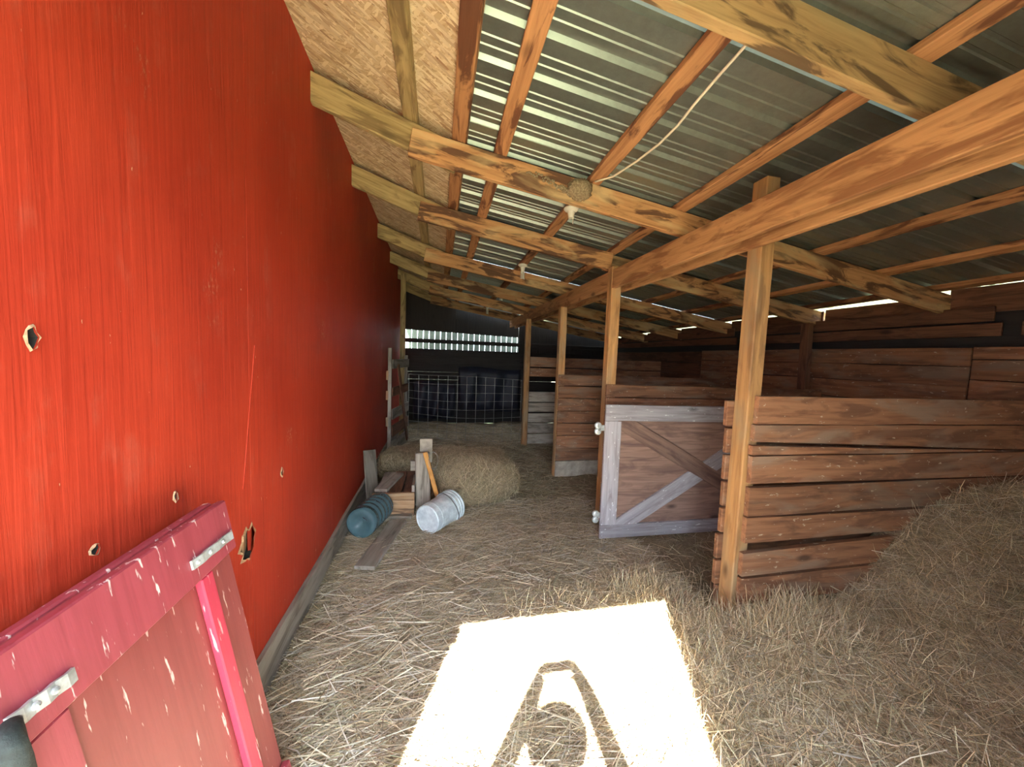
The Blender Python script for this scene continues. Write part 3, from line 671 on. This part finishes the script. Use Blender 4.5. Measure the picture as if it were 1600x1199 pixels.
# hay bales
def bale(name, label, c, sx, sy, sz, n, sd, rz=0.0):
    r = random.Random(sd); e = empty('hay_bale', (c[0], c[1], 0), label=label, cat='hay bale', group='hay bales')
    bm = bmesh.new(); bmesh.ops.create_cube(bm, size=1); bmesh.ops.subdivide_edges(bm, edges=bm.edges[:], cuts=9, use_grid_fill=True)
    cs, sn_ = math.cos(rz), math.sin(rz); P = []
    for v in bm.verts:
        p = v.co*2; l = (abs(p.x)**4+abs(p.y)**4+abs(p.z)**4)**0.25; p = p/max(l, 1e-6)
        x, y_, z = p.x*sx/2, p.y*sy/2, (p.z+1)*sz/2
        k = 1+0.07*math.sin(7*x+sd)+0.06*math.sin(9*y_+2*sd)+0.05*math.sin(13*z+x*11)
        flare = 1+0.16*(1-z/sz)
        x, y_ = x*k*flare, y_*k*flare; z = z*(1+0.07*math.sin(6*x+4*y_+sd))
        v.co = V((c[0]+x*cs-y_*sn_, c[1]+x*sn_+y_*cs, z+c[2]))
    bmesh.ops.recalc_face_normals(bm, faces=bm.faces[:])
    me = bpy.data.meshes.new('bale'); bm.to_mesh(me)
    fa = [(f.calc_area(), [v.co.copy() for v in f.verts], f.normal.copy()) for f in bm.faces if f.normal.z > -0.5]; bm.free()
    link('core', me, 'hay_floor', e, smooth=True)
    ar = np.array([f[0] for f in fa]); idx = rng.choice(len(fa), n, p=ar/ar.sum()); P = []; AZ = []; PT = []
    for i in idx:
        _, vv, nn = fa[i]; u, w_ = r.random(), r.random()
        p = vv[0].lerp(vv[1], u).lerp(vv[3].lerp(vv[2], u), w_); 
        rv = V((r.gauss(0, 1), r.gauss(0, 1), r.gauss(-0.3, 1))); d = rv-nn*rv.dot(nn)*0.85; d.normalize()
        P.append(p+nn*r.uniform(0.0, 0.012)); AZ.append(math.atan2(d.y, d.x)); PT.append(max(-0.49, min(0.49, math.asin(max(-1, min(1, d.z))))) if r.random() < 0.75 else math.asin(max(-1, min(1, d.z))))
    straws('straw', np.array([tuple(p) for p in P]), 0.05, 0.16, 0.0032, pitch=np.array(PT), parent=e, az=np.array(AZ), lift=0.002,
           pal=[(0.62, 0.50, 0.31), (0.55, 0.46, 0.32), (0.44, 0.39, 0.23), (0.74, 0.63, 0.43), (0.40, 0.30, 0.18)])
    return e
bale('', 'large loose hay bale slumped in the middle of the aisle', (0.42, 4.18, 0.0), 0.84, 0.86, 0.50, 16000, 3, 0.15)
bale('', 'smaller hay bale tucked behind the wooden box near the red wall', (-0.42, 4.95, 0.0), 0.50, 0.62, 0.36, 6000, 5)
# rickety old gate leaning along the red wall
lg = empty('old_gate', (-0.65, 6.4, 0), label='narrow dark wooden gate standing open along the far red wall', cat='gate')
A = V((-0.715, 5.80, 0)); B = V((-0.56, 6.75, 0)); dd = (B-A)
board('gate_post', A+V((0, 0, 0.0)), A+V((0, 0, 1.66)), (0, 1, 0), 0.05, 0.05, 'grey_wood', lg)
board('gate_post', B, B+V((0, 0, 1.55)), (0, 1, 0), 0.05, 0.05, 'grey_wood', lg)
for (z, hh, mt) in ((0.14, 0.22, 'grey_wood'), (0.40, 0.18, 'stall_dark'), (0.66, 0.16, 'grey_wood'), (1.0, 0.14, 'stall_dark'), (1.42, 0.14, 'grey_wood')):
    board('gate_board', A+V((0.04, 0, z)), B+V((0.04, 0, z)), (0, 0, 1), hh, 0.02, mt, lg)
board('gate_brace', A+dd*0.2+V((0.07, 0, 1.4)), A+dd*0.85+V((0.07, 0, 0.1)), (0, 0, 1), 0.09, 0.02, 'stall_dark', lg)
for z in (1.25, 0.95, 0.55): board('gate_cleat', A+V((-0.03, -0.01, z-0.07)), A+V((-0.03, -0.01, z+0.07)), (0, 1, 0), 0.03, 0.04, 'chewed', lg)
# wire mesh panel across the aisle
wm = empty('wire_mesh_panel', (0.5, 6.62, 0), label='sagging welded wire mesh panel across the far end of the aisle', cat='mesh panel')
mx0, mx1, my = -0.50, 1.49, 6.62; nc, nr = 13, 9
def mp_(u, z): return V((mx0+(mx1-mx0)*u, my-0.03*math.sin(u*3.1)*math.sin(z*2.2), z-0.07*u+0.02*math.sin(u*5+z*4)-0.02*math.sin(u*3.14)))
for i in range(nc): 
    u = i/(nc-1); link('vertical_wire', tube([mp_(u, z) for z in np.linspace(0.12, 1.25, 10)], 0.0028, 5), 'wire_steel', wm)
for j in range(nr):
    z = 0.12+1.13*j/(nr-1); link('horizontal_wire', tube([mp_(u, z) for u in np.linspace(0, 1, 18)], 0.0028, 5), 'wire_steel', wm)
# tarps behind the mesh
def tarp(x0, x1, z0, z1, y, label):
    vs_, fs = [], []; n = 26
    for j in range(7):
        for i in range(n):
            u = i/(n-1); z = z1-(z1-z0)*j/6; vs_.append((x0+(x1-x0)*u, y+0.04*math.sin(u*17+j*.5)*(0.4+j/8), z+0.03*math.sin(u*6)*(1 if j == 0 else 0.3)))
    for j in range(6):
        for i in range(n-1): fs.append((j*n+i, j*n+i+1, (j+1)*n+i+1, (j+1)*n+i))
    o = link('tarp', mesh('tarp', vs_, fs), 'tarp_blue', None, smooth=True)
    md = o.modifiers.new('thickness', 'SOLIDIFY'); md.thickness = 0.004
    return tag(o, label, 'tarp', 'dark blue tarps')
tarp(0.45, 1.9, 0.30, 1.30, YB-0.12, 'dark blue tarp hung on the back wall, right one behind the mesh')
tarp(-0.55, 0.38, 0.12, 0.95, YB-0.12, 'dark blue tarp hung on the back wall, left one behind the mesh')

# ------------------------------------------------------------------ lamps, cable and nest under the roof
xl = 0.99
def lamp(px, py, label, bulb, s=1.0):
    d = ray(px, py); zb = lambda y: zs(xl, y)-0.041
    y = 2.8
    for _ in range(20):
        y = d[1]/d[2]*(zb(y)-EYE)
    y = min(max(y, 0.5), 8)
    p = V((xl, y, zb(y)))
    e = empty('lamp_holder', p, label=label, cat='lamp', group='ceiling lamps')
    link('socket', lathe([(0.001, 0), (0.058, 0), (0.060, -0.008), (0.050, -0.020), (0.030, -0.030), (0.024, -0.060), (0.022, -0.075), (0.001, -0.075)], 24), 'porcelain', e, Matrix.Translation(p), smooth=False)
    if bulb:
        pts = []
        for t in np.linspace(0, 1, 60):
            a = t*math.pi*8; pts.append(p+V((0.022*math.cos(a), 0.022*math.sin(a), -0.10-0.075*t)))
        link('spiral_bulb', tube(pts, 0.006, 6), 'porcelain', e, smooth=True)
        link('bulb_base', lathe([(0.018, -0.070), (0.024, -0.085), (0.024, -0.10), (0.001, -0.102)], 18), 'porcelain', e, Matrix.Translation(p))
    else: link('pull_chain', tube([p+V((0.015, 0, -0.07)), p+V((0.017, 0, -0.12))], 0.003, 6), 'cable', e)
    return y
lamp(898, 326, 'bare white lamp holder under the roof nearest the bird nest', False)
lamp(811, 413, 'white lamp holder with a spiral bulb, second from the bird nest', True)
lamp(772, 452, 'white lamp holder with a spiral bulb, third from the bird nest', True)
lamp(752, 478, 'farthest small white lamp holder deep under the roof', True)
cp = []
for (px, py, drop) in ((1176, 58, .05), (1152, 86, .05), (1120, 122, .05), (1085, 163, .07), (1060, 195, .085), (1030, 225, .09), (995, 252, .08), (958, 276, .06), (930, 284, .05)):
    d = ray(px, py); t = 1.2
    for _ in range(30): t = (zs(d[0]*t, d[1]*t)-drop-EYE)/d[2]
    cp.append(V(CAM+d*t))
sm = []
for i in range(len(cp)-1):
    for k in range(4): sm.append(cp[i].lerp(cp[i+1], k/4))
tag(link('electric_cable', tube(sm+[cp[-1]], 0.006, 8), 'cable', None, smooth=True), 'cream electric cable dangling along a purlin beside the bird nest', 'cable')
# swallow nest on the rafter
nb = onY(905, 297, 2.44); yn = 2.47-0.021
bm = bmesh.new(); bmesh.ops.create_icosphere(bm, subdivisions=4, radius=1)
for v in bm.verts:
    r = 1+0.10*math.sin(23*v.co.x+3)*math.sin(19*v.co.z)+0.06*math.sin(41*v.co.x)*math.sin(37*v.co.y+v.co.z*31)
    v.co = V((v.co.x*0.085*r, min(0.0, v.co.y*0.085*r), v.co.z*0.068*r))
me = bpy.data.meshes.new('nest'); bm.to_mesh(me); bm.free()
ne = empty('bird_nest', (nb.x, yn, nb.z), label='mud bird nest stuck to the side of the rafter', cat='nest')
link('nest_cup', me, 'nest_mud', ne, Matrix.Translation((nb.x, yn-0.001, nb.z)), smooth=True)
for k in range(46):
    t = k/45; x = nb.x-0.06-0.30*t**1.2; z = nb.z-0.03+0.115*t*1.0+random.uniform(-.016, .016)
    bm = bmesh.new(); bmesh.ops.create_icosphere(bm, subdivisions=1, radius=random.uniform(0.008, 0.015)*(1.25-0.6*t))
    me = bpy.data.meshes.new('pellet'); bm.to_mesh(me); bm.free()
    link('mud_pellet', me, 'nest_mud', ne, Matrix.Translation((x, yn-0.003, z)), smooth=True)

# ------------------------------------------------------------------ loose straw
def scatter(x0, x1, y0, y1, n): return rng.uniform(x0, x1, n), rng.uniform(y0, y1, n)
def floorpts(x, y): return np.stack([x, y, H(x, y)+0.004], 1)
so_ = empty('loose_straw', (1, 2, 0), label='loose straw and hay strewn thickly over the barn floor', cat='straw', kind='stuff')
def wisp(n, sp=0.75): return rng.normal(0.1, sp, n)+np.pi*rng.integers(0, 2, n)
x, y = scatter(-0.72, 1.7, 0.7, 3.6, 60000); straws('aisle_straw', floorpts(x, y), 0.05, 0.20, 0.0034, 0.10, so_, wts=[.20, .30, .20, .16, .06, .08], az=wisp(60000))
x, y = scatter(-0.72, 1.7, 0.7, 3.9, 6500); straws('pale_straw', floorpts(x, y)+np.array([0, 0, .014]), 0.10, 0.32, 0.0042, 0.07, so_, pal=[(0.72, 0.65, 0.49), (0.62, 0.53, 0.37), (0.66, 0.61, 0.52)], az=wisp(6500, 0.6))
x, y = scatter(0.95, 4.0, 0.35, 1.75, 5000); straws('pale_straw', floorpts(x, y)+np.array([0, 0, .016]), 0.10, 0.30, 0.0036, 0.22, so_, pal=[(0.84, 0.74, 0.54), (0.74, 0.60, 0.38), (0.78, 0.72, 0.60)])
x, y = scatter(-0.7, 1.6, 3.5, 8.5, 22000); straws('far_straw', floorpts(x, y), 0.08, 0.24, 0.0052, 0.08, so_, wts=[.22, .26, .16, .16, .10, .10], az=wisp(22000))
x, y = scatter(1.55, 4.15, 2.0, 8.5, 9000); straws('stall_straw', floorpts(x, y), 0.07, 0.20, 0.0040, 0.12, so_)
x, y = scatter(0.9, 4.1, 0.35, 1.80, 70000); straws('mound_straw', floorpts(x, y), 0.06, 0.24, 0.0027, 0.28, so_, wts=[.32, .18, .14, .12, .14, .10])
def tuft(name, cx, cy, sx, sy, n, lmin=0.08, lmax=0.2):
    x = rng.normal(cx, sx, n); y = np.minimum(rng.normal(cy, sy, n), 1.79 if cx > 1.75 else 9); x = np.clip(x, -0.7, 4.1)
    straws(name, floorpts(x, y)-np.array([0, 0, 0.01]), lmin, lmax, 0.0024, pitch=rng.uniform(0.52, 1.2, n), parent=so_, wts=[.34, .18, .12, .08, .22, .06])
tuft('straw_tuft', 0.95, 2.16, 0.35, 0.06, 480, 0.05, 0.16)
tuft('straw_tuft', 1.35, 2.12, 0.15, 0.08, 500, 0.06, 0.18)
tuft('straw_tuft', 1.95, 1.66, 0.22, 0.10, 1100, 0.08, 0.2)
tuft('straw_tuft', 1.55, 1.75, 0.16, 0.16, 700, 0.07, 0.17)
tuft('straw_tuft', 1.35, 1.45, 0.16, 0.35, 1800, 0.05, 0.14)
tuft('straw_tuft', 2.6, 1.5, 0.5, 0.2, 1500, 0.05, 0.16)
tuft('straw_tuft', 3.2, 1.6, 0.4, 0.15, 900, 0.05, 0.16)

# ------------------------------------------------------------------ the photographer in the doorway (casts the shadow on the lit hay)
pe = empty('person', (-0.10, -0.45, 0), label='person in the doorway with both arms raised holding a phone, shadow on the hay', cat='person')
def skin_body(name, vs_, es, rad, mat, root=0, sub=2):
    me = bpy.data.meshes.new(name); me.from_pydata([tuple(v) for v in vs_], es, []); me.update()
    o = link(name, me, mat, pe); sk = o.modifiers.new('skin', 'SKIN')
    for i, r in enumerate(rad): me.skin_vertices[0].data[i].radius = (r, r) if not hasattr(r, '__len__') else r
    me.skin_vertices[0].data[root].use_root = True
    sk.use_smooth_shade = True; sd = o.modifiers.new('sub', 'SUBSURF'); sd.levels = sub; sd.render_levels = sub
    return o
hx, hy = -0.12, -0.42
vs_ = [(hx, hy, 0.95), (hx, hy+.01, 1.15), (hx, hy+.0, 1.36), (hx, hy+.01, 1.46), (hx, hy+.03, 1.53), (hx, hy+.05, 1.60), (hx, hy+.04, 1.68)]
es = [(i, i+1) for i in range(6)]; rad = [(0.16, 0.11), (0.15, 0.10), (0.15, 0.10), 0.052, 0.06, 0.075, 0.062]
for s in (-1, 1):
    b = len(vs_); vs_ += [(hx+s*0.10, hy, 0.86), (hx+s*0.10, hy+.01, 0.48), (hx+s*0.10, hy-.02, 0.07), (hx+s*0.11, hy+.14, 0.035)]
    es += [(0, b), (b, b+1), (b+1, b+2), (b+2, b+3)]; rad += [0.085, 0.058, 0.042, 0.035]
    b = len(vs_); hxp = s*0.082
    vs_ += [(hx+s*0.175, hy+.01, 1.39), (hx*0.6+s*0.30, hy+.14, 1.235), (hxp+s*0.05, -0.075, 1.51), (hxp+s*0.012, -0.045, 1.575)]
    es += [(2, b), (b, b+1), (b+1, b+2), (b+2, b+3)]; rad += [0.066, 0.056, 0.042, 0.032]
    pb_ = b+3
    for k, (dz, ln) in enumerate(((0.028, 0.050), (0.008, 0.056), (-0.012, 0.052), (-0.03, 0.042))):
        f = len(vs_); vs_ += [(hxp+s*0.016, -0.034, 1.592+dz), (hxp+s*0.010, -0.027, 1.592+dz), (hxp-s*(ln-.03), -0.029, 1.592+dz)]
        es += [(pb_, f), (f, f+1), (f+1, f+2)]; rad += [0.009, 0.008, 0.007]
    f = len(vs_); vs_ += [(hxp-s*0.0, -0.05, 1.545), (hxp-s*0.03, -0.036, 1.55)]
    es += [(pb_, f), (f, f+1)]; rad += [0.011, 0.008]
skin_body('body', vs_, es, rad, 'shirt')
bm = bmesh.new(); bmesh.ops.create_uvsphere(bm, u_segments=32, v_segments=20, radius=1)
for v in bm.verts:
    p = v.co; front = max(0, p.y)
    nose = 0.20*math.exp(-((p.x/0.16)**2+((p.z+0.12)/0.2)**2))*(p.y > 0); jaw = 1-0.22*max(0, -p.z)
    ear = 0.16*math.exp(-((p.y/0.18)**2+((p.z+0.05)/0.25)**2))*(abs(p.x) > 0.8)
    eye = -0.06*(math.exp(-(((abs(p.x)-0.38)/0.14)**2+((p.z-0.05)/0.1)**2)))*(p.y > 0)
    v.co = V((p.x*0.078*jaw*(1+ear), p.y*0.095*(1+nose+eye), p.z*0.115))
me = bpy.data.meshes.new('head'); bm.to_mesh(me); bm.free()
link('head', me, 'skin', pe, Matrix.Translation((hx, hy+.05, 1.605)), smooth=True)
bm = bmesh.new(); bmesh.ops.create_uvsphere(bm, u_segments=28, v_segments=18, radius=1)
for v in bm.verts:
    p = v.co; v.co = V((p.x*0.135, p.y*0.11-0.018, max(p.z, -0.75)*0.118+0.012+(0.02 if p.y > 0.5 and p.z < 0.3 else 0)))
    if p.y > 0.45 and p.z < 0.45: v.co.y = 0.02
me = bpy.data.meshes.new('hair'); bm.to_mesh(me); bm.free()
link('hair', me, 'hair', pe, Matrix.Translation((hx, hy+.04, 1.612)), smooth=True)
ph = board('phone', (-0.078, -0.021, 1.595), (0.078, -0.021, 1.595), (0, 0, 1), 0.074, 0.008, 'phone_black', None, c=0.003)
tag(ph, 'dark phone held up at eye level by the person in the doorway', 'phone')
